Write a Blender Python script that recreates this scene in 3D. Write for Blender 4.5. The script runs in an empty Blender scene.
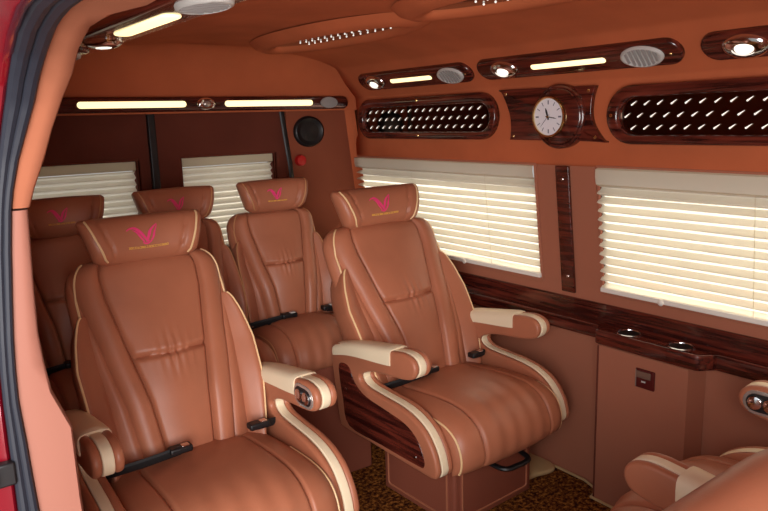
import bpy, math, random
from mathutils import Vector, Matrix
random.seed(7)
PI = math.pi
SC = bpy.context.scene
COL = SC.collection

# ------------------------------------------------------------------ camera
H = 1.30
F_PX = 690.0
cam_d = bpy.data.cameras.new('camera'); cam = bpy.data.objects.new('camera', cam_d); COL.objects.link(cam)
def _ray(px, py): return Vector((px - 384.0, -(py - 255.5), -F_PX)).normalized()
_vy = _ray(-148, 135); _vx = _ray(1316, 91)
_vx = (_vx - _vy * _vx.dot(_vy)).normalized(); _vz = _vx.cross(_vy)
cam.matrix_world = Matrix.Translation((0, 0, H)) @ Matrix((_vx, _vy, _vz)).to_4x4()
cam_d.sensor_width = 36.0; cam_d.lens = 36.0 * F_PX / 768.0
cam_d.clip_start = 0.02
SC.camera = cam
# ------------------------------------------------------------------ world, sun, daylight through the door, exposure
SC.view_settings.view_transform = 'Standard'
SC.view_settings.look = 'None'
SC.view_settings.gamma = 1.0
SC.view_settings.use_curve_mapping = False
SC.view_settings.exposure = 0.0
w = bpy.data.worlds.new('world'); SC.world = w; w.use_nodes = True
nt = w.node_tree; nt.nodes.clear()
tc = nt.nodes.new('ShaderNodeTexCoord'); sx = nt.nodes.new('ShaderNodeSeparateXYZ')
rp = nt.nodes.new('ShaderNodeValToRGB'); bg = nt.nodes.new('ShaderNodeBackground'); wo = nt.nodes.new('ShaderNodeOutputWorld')
mr = nt.nodes.new('ShaderNodeMapRange'); mr.inputs[1].default_value = -1; mr.inputs[2].default_value = 1
rp.color_ramp.elements[0].position = 0.44; rp.color_ramp.elements[0].color = (0.34, 0.32, 0.29, 1)
rp.color_ramp.elements[1].position = 0.54; rp.color_ramp.elements[1].color = (0.95, 0.97, 1.0, 1)
bg.inputs[1].default_value = 1.0
nt.links.new(tc.outputs['Generated'], sx.inputs[0]); nt.links.new(sx.outputs[2], mr.inputs[0])
nt.links.new(mr.outputs[0], rp.inputs[0]); nt.links.new(rp.outputs[0], bg.inputs[0]); nt.links.new(bg.outputs[0], wo.inputs[0])
def light(kind, name, loc, target, energy, color=(1, 1, 1), **kw):
    d = bpy.data.lights.new(name, kind); o = bpy.data.objects.new(name, d); COL.objects.link(o)
    o.location = loc; d.energy = energy; d.color = color
    o.rotation_euler = (Vector(target) - Vector(loc)).to_track_quat('-Z', 'Y').to_euler()
    for k, v in kw.items(): setattr(d, k, v)
    return o
light('SUN', 'sun', (6, 2.5, 7), (0, 1.0, 0), 6.5, (1, 0.96, 0.90), angle=0.02)
light('AREA', 'door_daylight', (-0.75, -0.85, 1.15), (1.1, 1.5, 1.05), 125.0, (1, 0.97, 0.95), shape='RECTANGLE', size=1.5, size_y=2.0)

# ------------------------------------------------------------------ materials
def s2l(c):
    return tuple(((x / 255.0) / 12.92 if x / 255.0 <= 0.04045 else ((x / 255.0 + 0.055) / 1.055) ** 2.4) for x in c) + (1.0,)
def mat(name, rgb, rough=0.5, metal=0.0, spec=0.5, coat=0.0, var=0.0, vscale=6.0, bump=0.0, bscale=200.0, emit=None, estr=0.0, trans=0.0):
    m = bpy.data.materials.new(name); m.use_nodes = True
    t = m.node_tree; b = t.nodes['Principled BSDF']; L = t.links
    c = s2l(rgb)
    b.inputs['Base Color'].default_value = c; b.inputs['Roughness'].default_value = rough
    b.inputs['Metallic'].default_value = metal; b.inputs['Specular IOR Level'].default_value = spec
    b.inputs['Coat Weight'].default_value = coat; b.inputs['Coat Roughness'].default_value = 0.06
    b.inputs['Transmission Weight'].default_value = trans
    if emit: b.inputs['Emission Color'].default_value = s2l(emit); b.inputs['Emission Strength'].default_value = estr
    if var or bump:
        co = t.nodes.new('ShaderNodeTexCoord')
        if var:
            n = t.nodes.new('ShaderNodeTexNoise'); n.inputs['Scale'].default_value = vscale; n.inputs['Detail'].default_value = 4
            r = t.nodes.new('ShaderNodeValToRGB')
            r.color_ramp.elements[0].position = 0.3; r.color_ramp.elements[1].position = 0.7
            r.color_ramp.elements[0].color = tuple(x * (1 - var) for x in c[:3]) + (1,)
            r.color_ramp.elements[1].color = tuple(min(1, x * (1 + var)) for x in c[:3]) + (1,)
            L.new(co.outputs['Object'], n.inputs['Vector']); L.new(n.outputs['Fac'], r.inputs[0]); L.new(r.outputs[0], b.inputs['Base Color'])
        if bump:
            n2 = t.nodes.new('ShaderNodeTexNoise'); n2.inputs['Scale'].default_value = bscale; n2.inputs['Detail'].default_value = 3
            bp = t.nodes.new('ShaderNodeBump'); bp.inputs['Strength'].default_value = bump; bp.inputs['Distance'].default_value = 0.002
            L.new(co.outputs['Object'], n2.inputs['Vector']); L.new(n2.outputs['Fac'], bp.inputs['Height']); L.new(bp.outputs[0], b.inputs['Normal'])
    return m
def wood_mat(name, dark, light_, axis='Y', scale=26.0):
    m = mat(name, dark, rough=0.22, spec=0.5, coat=0.6)
    t = m.node_tree; b = t.nodes['Principled BSDF']; L = t.links
    co = t.nodes.new('ShaderNodeTexCoord'); mp = t.nodes.new('ShaderNodeMapping')
    sc = {'Y': (6, 0.35, 6), 'X': (0.35, 6, 6), 'Z': (6, 6, 0.35)}[axis]
    mp.inputs['Scale'].default_value = sc
    n = t.nodes.new('ShaderNodeTexNoise'); n.inputs['Scale'].default_value = scale / 2; n.inputs['Detail'].default_value = 6; n.inputs['Distortion'].default_value = 0.4
    r = t.nodes.new('ShaderNodeValToRGB')
    r.color_ramp.elements[0].position = 0.38; r.color_ramp.elements[0].color = s2l(dark)
    r.color_ramp.elements[1].position = 0.66; r.color_ramp.elements[1].color = s2l(light_)
    L.new(co.outputs['Object'], mp.inputs[0]); L.new(mp.outputs[0], n.inputs['Vector']); L.new(n.outputs['Fac'], r.inputs[0]); L.new(r.outputs[0], b.inputs['Base Color'])
    return m
M = {}
M['leather'] = mat('tan_leather', (172, 106, 78), rough=0.42, spec=0.4, var=0.06, vscale=9, bump=0.12, bscale=260)
M['cream'] = mat('cream_leather', (238, 220, 188), rough=0.5, spec=0.35, bump=0.1, bscale=300)
M['piping'] = mat('cream_piping', (236, 200, 150), rough=0.5)
M['suede'] = mat('rust_suede', (190, 102, 66), rough=0.95, spec=0.1, var=0.10, vscale=5, bump=0.15, bscale=400)
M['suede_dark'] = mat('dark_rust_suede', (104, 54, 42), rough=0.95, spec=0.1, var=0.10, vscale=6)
M['panel'] = mat('brown_wall_panel', (170, 107, 83), rough=0.6, spec=0.25, bump=0.08, bscale=350)
M['pillar_up'] = mat('peach_pillar_suede', (164, 100, 74), rough=0.9, spec=0.15, var=0.05, vscale=12)
M['pillar_low'] = mat('pink_pillar_plastic', (158, 104, 88), rough=0.6, spec=0.3)
M['wood'] = wood_mat('rosewood', (50, 18, 15), (110, 46, 34), 'Y')
M['woodz'] = wood_mat('rosewood_upright', (48, 14, 10), (98, 36, 24), 'Y')
M['woodx'] = wood_mat('rosewood_across', (44, 14, 12), (84, 32, 24), 'X')
M['chrome'] = mat('chrome', (225, 225, 228), rough=0.12, metal=1.0)
M['gold'] = mat('pale_brass', (225, 196, 140), rough=0.2, metal=1.0)
M['black'] = mat('black_plastic', (22, 20, 22), rough=0.45)
M['rubber'] = mat('dark_rubber', (36, 38, 48), rough=0.55, spec=0.4)
M['grille'] = mat('grey_grille', (150, 146, 144), rough=0.5)
M['vent'] = mat('light_grey_plastic', (196, 194, 190), rough=0.45)
M['tanpiping'] = mat('tan_piping', (196, 142, 98), rough=0.5)
M['red'] = mat('red_paint', (118, 10, 26), rough=0.2, coat=0.8)
M['redplastic'] = mat('red_plastic', (190, 30, 30), rough=0.4)
M['pink'] = mat('pink_thread', (236, 60, 124), rough=0.7)
M['yellow'] = mat('yellow_thread', (232, 176, 80), rough=0.7)
M['mirror'] = mat('dark_mirror', (120, 98, 84), rough=0.04, metal=1.0)
M['mirror_dark'] = mat('mirror_painted_dark', (16, 13, 13), rough=0.08, spec=0.4)  # near-black base paints in the dark interior this mirror would reflect
M['led'] = mat('led_lens', (255, 250, 240), rough=0.2, emit=(255, 246, 235), estr=0.7)
M['tube'] = mat('warm_lamp_diffuser', (255, 240, 200), rough=0.4, emit=(255, 232, 172), estr=1.5)
M['bulb'] = mat('white_lamp_lens', (255, 250, 240), rough=0.2, emit=(255, 245, 225), estr=1.2)
M['lens_off'] = mat('clear_lens', (190, 180, 172), rough=0.15, metal=0.6)
M['dial'] = mat('white_dial', (240, 238, 244), rough=0.4)
M['ink'] = mat('black_ink', (30, 28, 36), rough=0.5)
M['greyink'] = mat('grey_ink', (120, 118, 135), rough=0.5)
M['switch'] = mat('grey_switch', (120, 92, 78), rough=0.35)
M['switchdark'] = mat('dark_red_plastic', (84, 26, 26), rough=0.25, coat=0.4)
M['belt'] = mat('black_webbing', (20, 18, 20), rough=0.7)
M['baseleather'] = mat('red_brown_leather', (142, 78, 60), rough=0.45, spec=0.4, bump=0.1, bscale=260)
M['railcover'] = mat('cream_rail_cover', (196, 164, 118), rough=0.5)
def carpet_mat():
    m = mat('mottled_carpet', (60, 36, 22), rough=1.0, spec=0.05)
    t = m.node_tree; b = t.nodes['Principled BSDF']; L = t.links
    co = t.nodes.new('ShaderNodeTexCoord')
    n = t.nodes.new('ShaderNodeTexNoise'); n.inputs['Scale'].default_value = 70; n.inputs['Detail'].default_value = 5; n.inputs['Roughness'].default_value = 0.7
    r = t.nodes.new('ShaderNodeValToRGB'); e = r.color_ramp.elements
    e[0].position = 0.40; e[0].color = s2l((44, 24, 18)); e[1].position = 0.64; e[1].color = s2l((190, 128, 58))
    k = e.new(0.5); k.color = s2l((110, 62, 30))
    bp = t.nodes.new('ShaderNodeBump'); bp.inputs['Strength'].default_value = 0.8; bp.inputs['Distance'].default_value = 0.006
    L.new(co.outputs['Object'], n.inputs['Vector']); L.new(n.outputs['Fac'], r.inputs[0]); L.new(r.outputs[0], b.inputs['Base Color'])
    L.new(n.outputs['Fac'], bp.inputs['Height']); L.new(bp.outputs[0], b.inputs['Normal'])
    return m
M['carpet'] = carpet_mat()
M['corner'] = mat('rear_corner_panel', (140, 76, 54), rough=0.8, spec=0.15, var=0.05)
def blind_mat(name, rgb, trans_rgb, fac):
    m = bpy.data.materials.new(name); m.use_nodes = True; t = m.node_tree; t.nodes.clear()
    o = t.nodes.new('ShaderNodeOutputMaterial'); d = t.nodes.new('ShaderNodeBsdfDiffuse'); tr = t.nodes.new('ShaderNodeBsdfTranslucent'); mx = t.nodes.new('ShaderNodeMixShader')
    d.inputs[0].default_value = s2l(rgb); tr.inputs[0].default_value = s2l(trans_rgb); mx.inputs[0].default_value = fac
    t.links.new(d.outputs[0], mx.inputs[1]); t.links.new(tr.outputs[0], mx.inputs[2]); t.links.new(mx.outputs[0], o.inputs[0])
    return m
M['blind'] = blind_mat('pleated_cream_fabric', (242, 234, 212), (248, 240, 222), 0.6)
M['headrail'] = blind_mat('cream_headrail_fabric', (236, 226, 204), (236, 228, 206), 0.5)
M['rail'] = mat('white_rail', (240, 236, 226), rough=0.4)

# ------------------------------------------------------------------ mesh helpers
class MB:
    def __init__(self): self.v = []; self.f = []
    def add(self, vs, fs):
        b = len(self.v); self.v += [tuple(p) for p in vs]; self.f += [tuple(i + b for i in f) for f in fs]; return self
    def box(self, c, s, rot=None):
        vs = [Vector((sx_ * s[0] / 2, sy_ * s[1] / 2, sz_ * s[2] / 2)) for sx_ in (-1, 1) for sy_ in (-1, 1) for sz_ in (-1, 1)]
        if rot: vs = [rot @ p for p in vs]
        vs = [p + Vector(c) for p in vs]
        return self.add(vs, [(0, 1, 3, 2), (4, 6, 7, 5), (0, 4, 5, 1), (2, 3, 7, 6), (0, 2, 6, 4), (1, 5, 7, 3)])
    def hexa(self, p):  # 8 corners: bottom ring of four, then top ring of four
        return self.add(p, [(3, 2, 1, 0), (4, 5, 6, 7), (0, 1, 5, 4), (1, 2, 6, 5), (2, 3, 7, 6), (3, 0, 4, 7)])
    def grid(self, P, closed_u=False, closed_v=False):
        n = len(P); m = len(P[0]); vs = [p for r in P for p in r]; fs = []
        for i in range(n if closed_u else n - 1):
            for j in range(m if closed_v else m - 1):
                a = i * m + j; b = i * m + (j + 1) % m; c = ((i + 1) % n) * m + (j + 1) % m; d = ((i + 1) % n) * m + j
                fs.append((a, b, c, d))
        return self.add(vs, fs)
    def tube(self, pts, r, n=8, closed=False, flat=1.0, up=None):
        pts = [Vector(p) for p in pts]; N = len(pts); P = []
        u = None
        for i in range(N):
            t = (pts[(i + 1) % N] - pts[i - 1]) if closed else (pts[min(i + 1, N - 1)] - pts[max(i - 1, 0)])
            t.normalize()
            if u is None:
                g = Vector(up) if up else (Vector((0, 0, 1)) if abs(t.z) < 0.9 else Vector((1, 0, 0)))
                u = (g - t * g.dot(t)).normalized()
            else:
                u = (u - t * u.dot(t)).normalized()
            v = t.cross(u); rr = r[i] if isinstance(r, (list, tuple)) else r
            P.append([pts[i] + (u * math.cos(2 * PI * k / n) * flat + v * math.sin(2 * PI * k / n)) * rr for k in range(n)])
        b = len(self.v); self.grid(P, closed_u=closed, closed_v=True)
        if not closed:
            self.f.append(tuple(b + k for k in range(n))[::-1]); self.f.append(tuple(b + (N - 1) * n + k for k in range(n)))
        return self
    def slab(self, outline, t0, t1, r, fn, seg=4):
        """closed 2D outline extruded from t0 to t1 with edges rounded by r; fn(a, b, t) -> xyz"""
        n = len(outline); pts = [Vector(p) for p in outline]
        area = sum(pts[i].x * pts[(i + 1) % n].y - pts[(i + 1) % n].x * pts[i].y for i in range(n))
        sg = 1 if area > 0 else -1; nr = []
        for i in range(n):
            t = pts[(i + 1) % n] - pts[i - 1]
            t = t.normalized() if t.length > 1e-9 else Vector((1, 0))
            nr.append(Vector((-t.y, t.x)) * sg)
        rings = []
        r = min(r, abs(t1 - t0) / 2 - 1e-5)
        if r <= 1e-5: prof = [(0, t0), (0, t1)]
        else:
            s = 1 if t1 > t0 else -1
            prof = [(r * (1 - math.sin(k * PI / 2 / seg)), t0 + s * r * (1 - math.cos(k * PI / 2 / seg))) for k in range(seg + 1)]
            prof += [(r * (1 - math.cos(k * PI / 2 / seg)), t1 - s * r * (1 - math.sin(k * PI / 2 / seg))) for k in range(seg + 1)]
        P = [[fn(pts[i].x + nr[i].x * ins, pts[i].y + nr[i].y * ins, t) for i in range(n)] for ins, t in prof]
        b = len(self.v); self.grid(P, closed_v=True)
        self.f.append(tuple(b + k for k in range(n))[::-1]); self.f.append(tuple(b + (len(P) - 1) * n + k for k in range(n)))
        return self
    def sphere(self, c, r, nu=10, nv=6, squash=(1, 1, 1)):
        P = []
        for i in range(nv + 1):
            a = PI * i / nv
            P.append([Vector(c) + Vector((math.sin(a) * math.cos(2 * PI * k / nu) * r * squash[0], math.sin(a) * math.sin(2 * PI * k / nu) * r * squash[1], math.cos(a) * r * squash[2])) for k in range(nu)])
        return self.grid(P, closed_v=True)
    def lathe(self, prof, fn, n=32):
        """prof: (radius, t); fn(a, b, t) -> xyz"""
        P = [[fn(r * math.cos(2 * PI * k / n), r * math.sin(2 * PI * k / n), t) for k in range(n)] for r, t in prof]
        b = len(self.v); self.grid(P, closed_v=True)
        if prof[0][0] > 1e-5: self.f.append(tuple(b + k for k in range(n)))
        if prof[-1][0] > 1e-5: self.f.append(tuple(b + (len(P) - 1) * n + k for k in range(n))[::-1])
        return self
    def build(self, name, m, parent=None, sharp=35, bevel=0.0, fix=True):
        me = bpy.data.meshes.new(name); me.from_pydata(self.v, [], self.f); me.validate()
        if fix:
            import bmesh
            bm = bmesh.new(); bm.from_mesh(me)
            bmesh.ops.remove_doubles(bm, verts=bm.verts, dist=1e-6)
            bmesh.ops.recalc_face_normals(bm, faces=bm.faces)
            fl = bm.faces.layers.int.new('flat')
            ng = [q for q in bm.faces if len(q.verts) > 8]
            if ng:
                r_ = bmesh.ops.triangulate(bm, faces=ng, ngon_method='EAR_CLIP')
                for q in r_['faces']: q[fl] = 1
            bm.to_mesh(me); bm.free()
        fa = me.attributes.get('flat')
        for p in me.polygons: p.use_smooth = len(p.vertices) < 5 and not (fa and fa.data[p.index].value)
        me.set_sharp_from_angle(angle=math.radians(sharp))
        me.materials.append(m)
        o = bpy.data.objects.new(name, me); COL.objects.link(o)
        if parent: o.parent = parent
        if bevel:
            bv = o.modifiers.new('bevel', 'BEVEL'); bv.width = bevel; bv.segments = 3; bv.limit_method = 'ANGLE'; bv.angle_limit = math.radians(40)
        return o
def spline(ctrl, n=6, closed=False):
    c = [Vector(p) for p in ctrl]; N = len(c); out = []
    for i in range(N if closed else N - 1):
        g = (lambda k: c[k % N]) if closed else (lambda k: c[max(0, min(N - 1, k))])
        p0, p1, p2, p3 = g(i - 1), g(i), g(i + 1), g(i + 2)
        for k in range(n):
            t = k / n
            out.append(0.5 * ((2 * p1) + (p2 - p0) * t + (2 * p0 - 5 * p1 + 4 * p2 - p3) * t * t + (3 * p1 - p0 - 3 * p2 + p3) * t ** 3))
    if not closed: out.append(c[-1])
    return out
def lerp_tab(tab, x):
    if x <= tab[0][0]: return tab[0][1]
    for (a, va), (b, vb) in zip(tab, tab[1:]):
        if x <= b:
            t = (x - a) / (b - a); t = t * t * (3 - 2 * t); return va + (vb - va) * t
    return tab[-1][1]
def lin_tab(tab, x):
    if x <= tab[0][0]: return tab[0][1]
    for (a, va), (b, vb) in zip(tab, tab[1:]):
        if x <= b: return va + (vb - va) * (x - a) / (b - a)
    return tab[-1][1]
def stadium(cx, cy, L, W, n=12):
    """long axis along first coordinate"""
    r = W / 2; h = L / 2 - r; out = []
    for k in range(n + 1): a = -PI / 2 + PI * k / n; out.append((cx + h + r * math.cos(a), cy + r * math.sin(a)))
    for k in range(n + 1): a = PI / 2 + PI * k / n; out.append((cx - h + r * math.cos(a), cy + r * math.sin(a)))
    return out
def rrect(cx, cy, L, W, r, n=5):
    out = []
    for qx, qy, a0 in ((1, -1, -PI / 2), (1, 1, 0), (-1, 1, PI / 2), (-1, -1, PI)):
        for k in range(n + 1):
            a = a0 + PI / 2 * k / n
            out.append((cx + qx * (L / 2 - r) + r * math.cos(a), cy + qy * (W / 2 - r) + r * math.sin(a)))
    return out
def tag(o, label=None, cat=None, group=None, kind=None):
    if label: o['label'] = label
    if cat: o['category'] = cat
    if group: o['group'] = group
    if kind: o['kind'] = kind
    return o
def empty(name, loc=(0, 0, 0), rz=0.0):
    o = bpy.data.objects.new(name, None); COL.objects.link(o); o.location = loc; o.rotation_euler = (0, 0, rz); o.empty_display_size = 0.05
    return o
def kids(o): return [c for c in bpy.data.objects if c.parent == o]
def copy_tree(o, parent=None):
    c = o.copy(); COL.objects.link(c); c.parent = parent
    for ch in kids(o): copy_tree(ch, c)
    return c
def struct(o): o['kind'] = 'structure'; return o

# ------------------------------------------------------------------ van shell
XW = 1.93          # far side wall
YB = 2.72          # rear wall
YF = -0.55         # front bulkhead
def wx(z):         # the far wall leans in above the ledge
    return XW if z < 0.70 else XW - (z - 0.70) * 0.118
struct(MB().box((0.95, 1.08, -0.03), (2.1, 3.4, 0.06)).build('floor', M['carpet']))
# lower far wall
struct(MB().box((XW + 0.03, (YF + YB) / 2, 0.30), (0.06, YB - YF, 0.66)).build('wall_right', M['panel']))
# window band of the far wall: mesh with two openings
ZB, ZT = 0.715, 1.13
W1 = (1.615, 2.69); W2 = (0.05, 1.345)
b = MB()
def wallblock(mb, y0, y1, z0, z1, d=0.05, off=0.0):
    a, c = wx(z0) + off, wx(z1) + off
    mb.hexa([(a, y0, z0), (a + d, y0, z0), (a + d, y1, z0), (a, y1, z0), (c, y0, z1), (c + d, y0, z1), (c + d, y1, z1), (c, y1, z1)])
wallblock(b, YF, YB, 0.63, ZB)
wallblock(b, W1[1], YB, ZB, ZT); wallblock(b, W2[1], W1[0], ZB, ZT); wallblock(b, YF, W2[0], ZB, ZT)
struct(b.build('wall_right_window_band', M['panel']))
# upper padded header along the far wall, cove and ceiling are one suede lining
prof = [(1.885, 1.128), (1.872, 1.14), (1.868, 1.20), (1.866, 1.30), (1.862, 1.385), (1.85, 1.41), (1.80, 1.46), (1.75, 1.51), (1.715, 1.53), (1.62, 1.555), (1.48, 1.575), (1.30, 1.59), (1.05, 1.597),
        (0.80, 1.580), (0.65, 1.535), (0.57, 1.505), (0.52, 1.492), (0.43, 1.488), (0.33, 1.486), (0.29, 1.475), (0.26, 1.455), (0.25, 1.450)]
pr = spline([(x, z) for x, z in prof], 4)
b = MB(); ys = [YF + (2.68 - YF) * k / 30 for k in range(31)]
b.grid([[(p.x, y, p.y) for p in pr] for y in ys])
ceil = b.build('ceiling', M['suede'], sharp=60, fix=False)
sol = ceil.modifiers.new('thickness', 'SOLIDIFY'); sol.thickness = 0.03; sol.offset = -1
struct(ceil)
# outer skin over it keeps daylight out
struct(MB().box((1.05, 1.08, 1.66), (2.1, 3.5, 0.04)).build('roof', M['red']))
b = MB(); wallblock(b, YF, YB, ZT + 0.005, 1.66, 0.05, 0.045); struct(b.build('wall_right_outer_skin', M['red']))
# rear wall: dark lower part with two door windows, brighter header on top
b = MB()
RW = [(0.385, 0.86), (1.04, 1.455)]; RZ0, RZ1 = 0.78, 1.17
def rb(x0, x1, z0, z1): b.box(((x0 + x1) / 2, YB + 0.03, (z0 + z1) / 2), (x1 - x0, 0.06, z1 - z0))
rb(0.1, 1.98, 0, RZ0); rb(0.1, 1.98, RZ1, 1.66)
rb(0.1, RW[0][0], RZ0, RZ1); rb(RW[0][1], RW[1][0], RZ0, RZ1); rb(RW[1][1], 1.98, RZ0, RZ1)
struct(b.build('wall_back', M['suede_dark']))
# header above the rear lamp bar: curves down from the ceiling
b = MB(); P = []
for k in range(9):
    a = PI / 2 * k / 8
    P.append([(x, 2.54 + 0.12 * math.sin(a), 1.60 - 0.05 - 0.16 + 0.16 * math.cos(a) + 0.045 * (1 - ((x - 1.07) / 0.8) ** 2)) for x in [0.25 + 1.65 * j / 16 for j in range(17)]])
P.append([(x, 2.66, 1.345) for x in [0.25 + 1.65 * j / 16 for j in range(17)]])
P.append([(x, 2.73, 1.345) for x in [0.25 + 1.65 * j / 16 for j in range(17)]])
b.grid(P); hd = b.build('wall_back_header', M['suede'], sharp=50)
struct(hd)
# rounded trim in the rear far corner
b = MB(); P = []
for k in range(9):
    a = PI / 2 * k / 8
    P.append([(wx(z) - 0.06 + 0.06 * math.sin(a), 2.72 - 0.06 + 0.06 * math.cos(a), z) for z in (0.0, 0.71, 1.13, 1.36)])
b.grid(P); struct(b.build('trim_4', M['suede'], sharp=60))
struct(MB().box((1.70, YB - 0.004, 0.68), (0.36, 0.016, 1.34)).build('trim_5', M['corner']))
# near side: wall behind the door pillar, and the front bulkhead
b = MB(); b.grid([[(0.10, y, 0), (0.10, y, 0.9), (0.13, y, 1.1), (0.16, y, 1.25), (0.20, y, 1.38), (0.24, y, 1.46)] for y in (1.125, 1.9, YB)])
struct(b.build('wall_left', M['panel']))
struct(MB().box((1.05, YF - 0.03, 0.83), (2.0, 0.06, 1.66)).build('wall_front', M['suede']))

# ------------------------------------------------------------------ door opening: seals, pillar lining, red body
# (z, y, outer x of rubber, outer x of lining, inner x of lining)
PIL = [
    (0.550, 1.438, 0.1634, 0.2004, 0.2936),
    (0.680, 1.436, 0.1607, 0.2033, 0.2843),
    (0.800, 1.432, 0.1626, 0.2029, 0.2854),
    (0.860, 1.428, 0.1673, 0.2061, 0.2608),
    (0.910, 1.420, 0.1691, 0.2076, 0.2518),
    (0.980, 1.398, 0.1718, 0.2095, 0.2516),
    (1.020, 1.370, 0.1704, 0.2058, 0.2506),
    (1.050, 1.339, 0.1680, 0.2018, 0.2411),
    (1.070, 1.300, 0.1615, 0.1909, 0.2279),
    (1.085, 1.259, 0.1552, 0.1786, 0.2157),
    (1.090, 1.218, 0.1484, 0.1682, 0.1987),
    (1.090, 1.191, 0.1440, 0.1625, 0.1891),
    (1.090, 1.188, 0.1436, 0.1621, 0.1862),
    (1.090, 1.133, 0.1357, 0.1555, 0.1835),
    (1.085, 1.063, 0.1288, 0.1474, 0.1793),
    (1.080, 1.006, 0.1237, 0.1410, 0.1769),
    (1.080, 0.961, 0.1208, 0.1382, 0.1796),
    (1.080, 0.915, 0.1191, 0.1367, 0.1850),
    (1.080, 0.852, 0.1181, 0.1397, 0.2069),
    (1.080, 0.787, 0.1183, 0.1415, 0.2068),
    (1.080, 0.735, 0.1177, 0.1437, 0.2070),
    (1.080, 0.652, 0.1214, 0.1453, 0.2097),
    (1.080, 0.508, 0.1247, 0.1520, 0.2188),
]

def pil_frames(rows):
    fr = []
    for i, r in enumerate(rows):
        a = rows[max(0, i - 1)]; c = rows[min(len(rows) - 1, i + 1)]
        t = Vector((0, c[0] - a[0], c[1] - a[1])).normalized()
        fr.append((r, Vector((0, -t.z, t.y)) if False else Vector((0, abs(t.z), abs(t.y)))))
    return fr
def lining(name, rows, m, th=0.035):
    b = MB(); P = []
    for (y, z, xa, xb, xc), n in pil_frames(rows):
        p = lambda x, d: Vector((x, y, z)) + n * d
        P.append([p(xb, 0.012), p(xb + 0.003, 0.0), p((xb + xc) / 2, -0.002), p(xc - 0.004, 0.0), p(xc, 0.006), p(xc + 0.002, th), p(xb, th)])
    b.grid(P, closed_v=True)
    return struct(b.build(name, m, sharp=50))
lining('trim_1', PIL[:12], M['pillar_up'])
lining('trim_2', PIL[12:], M['pillar_low'])
dense = []
for i in range(len(PIL) - 1):
    if i == 11: continue
    for k in range(3): dense.append(tuple(PIL[i][q] + (PIL[i + 1][q] - PIL[i][q]) * k / 3 for q in range(5)))
dense.append(PIL[-1]); last = PIL[-1]; dense.append((last[0], 0.0, last[2] + 0.004, last[3] + 0.006, last[4]))
seal = empty('door_seal', (0.14, 1.08, 0.0))
tag(seal, 'double dark grey rubber seal running around the open door frame', 'seal')
def rel(o, pts): return [Vector(p) - Vector(o.location) for p in pts]
for q, nm in ((0.28, 'outer_lip'), (0.74, 'inner_lip')):
    b = MB(); b.tube(rel(seal, [(r[2] + (r[3] - r[2]) * q, r[0] - 0.004, r[1]) for r in dense]), [max(0.006, (r[3] - r[2]) * 0.3) for r in dense], 10)
    b.build(nm, M['rubber'], seal)
b = MB(); P = []
for (r, n) in pil_frames(dense):
    y, z, xa, xb, xc = r
    P.append([(xa - 0.002, y + 0.012, z), (xa - 0.006, y + 0.008, z), (xa - 0.012, y + 0.012, z), (xa - 0.05, y + 0.035 * n.y + .01, z + 0.03 * n.z), (xa - 0.075, y + 0.40 * n.y, z + 0.36 * n.z)])
b.grid(P); o = b.build('wall_exterior', M['red'], sharp=60)
sol = o.modifiers.new('thickness', 'SOLIDIFY'); sol.thickness = 0.01
struct(o)
lt = empty('door_striker', (0.106, 1.072, 0.812)); tag(lt, 'small black door striker on the red door frame edge', 'latch')
MB().box((0, 0, 0), (0.03, 0.016, 0.035)).build('housing', M['black'], lt, bevel=0.003)
MB().tube([(-0.014, -0.008, -0.01), (-0.014, -0.018, -0.01), (-0.014, -0.018, 0.01), (-0.014, -0.008, 0.01)], 0.003, 8).build('catch_bar', M['chrome'], lt)

# ------------------------------------------------------------------ windows and blinds
def far_window(name, y0, y1):
    o = empty(name, (wx(0.9), (y0 + y1) / 2, 0.9)); struct(o)
    b = MB()
    def bar(ya, yb, za, zb):
        a, c = wx(za), wx(zb)
        q = [(a - 0.006, ya, za), (a + 0.05, ya, za), (a + 0.05, yb, za), (a - 0.006, yb, za), (c - 0.006, ya, zb), (c + 0.05, ya, zb), (c + 0.05, yb, zb), (c - 0.006, yb, zb)]
        b.hexa(rel(o, q))
    e = 0.012
    bar(y0 - e, y1 + e, ZB - e, ZB); bar(y0 - e, y1 + e, ZT, ZT + 0.006); bar(y0 - e, y0, ZB, ZT); bar(y1, y1 + e, ZB, ZT)
    f = b.build('frame', M['panel'], o, bevel=0.003)
    return o
far_window('window_1', *W1); far_window('window_2', *W2)
def pleats(pt, y0, y1, n, depth, hang):
    """pt(y, t, out): t 0 top .. 1 bottom; zigzag facets"""
    P = []
    for i in range(n):
        t0, t1 = i / n, (i + 1) / n
        for t, d in ((t0 + 0.02 / n, 0.0), (t0 + 0.34 / n, depth), (t0 + 0.42 / n, depth), (t1 - 0.04 / n, 0.03 * depth)):
            P.append((t, d))
    P.append((1.0, 0.0))
    ysn = 24
    return [[pt(y0 + (y1 - y0) * k / ysn, t, d + 0.0012 * math.sin(7 * k + 3 * t * n)) for k in range(ysn + 1)] for t, d in P]
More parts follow.
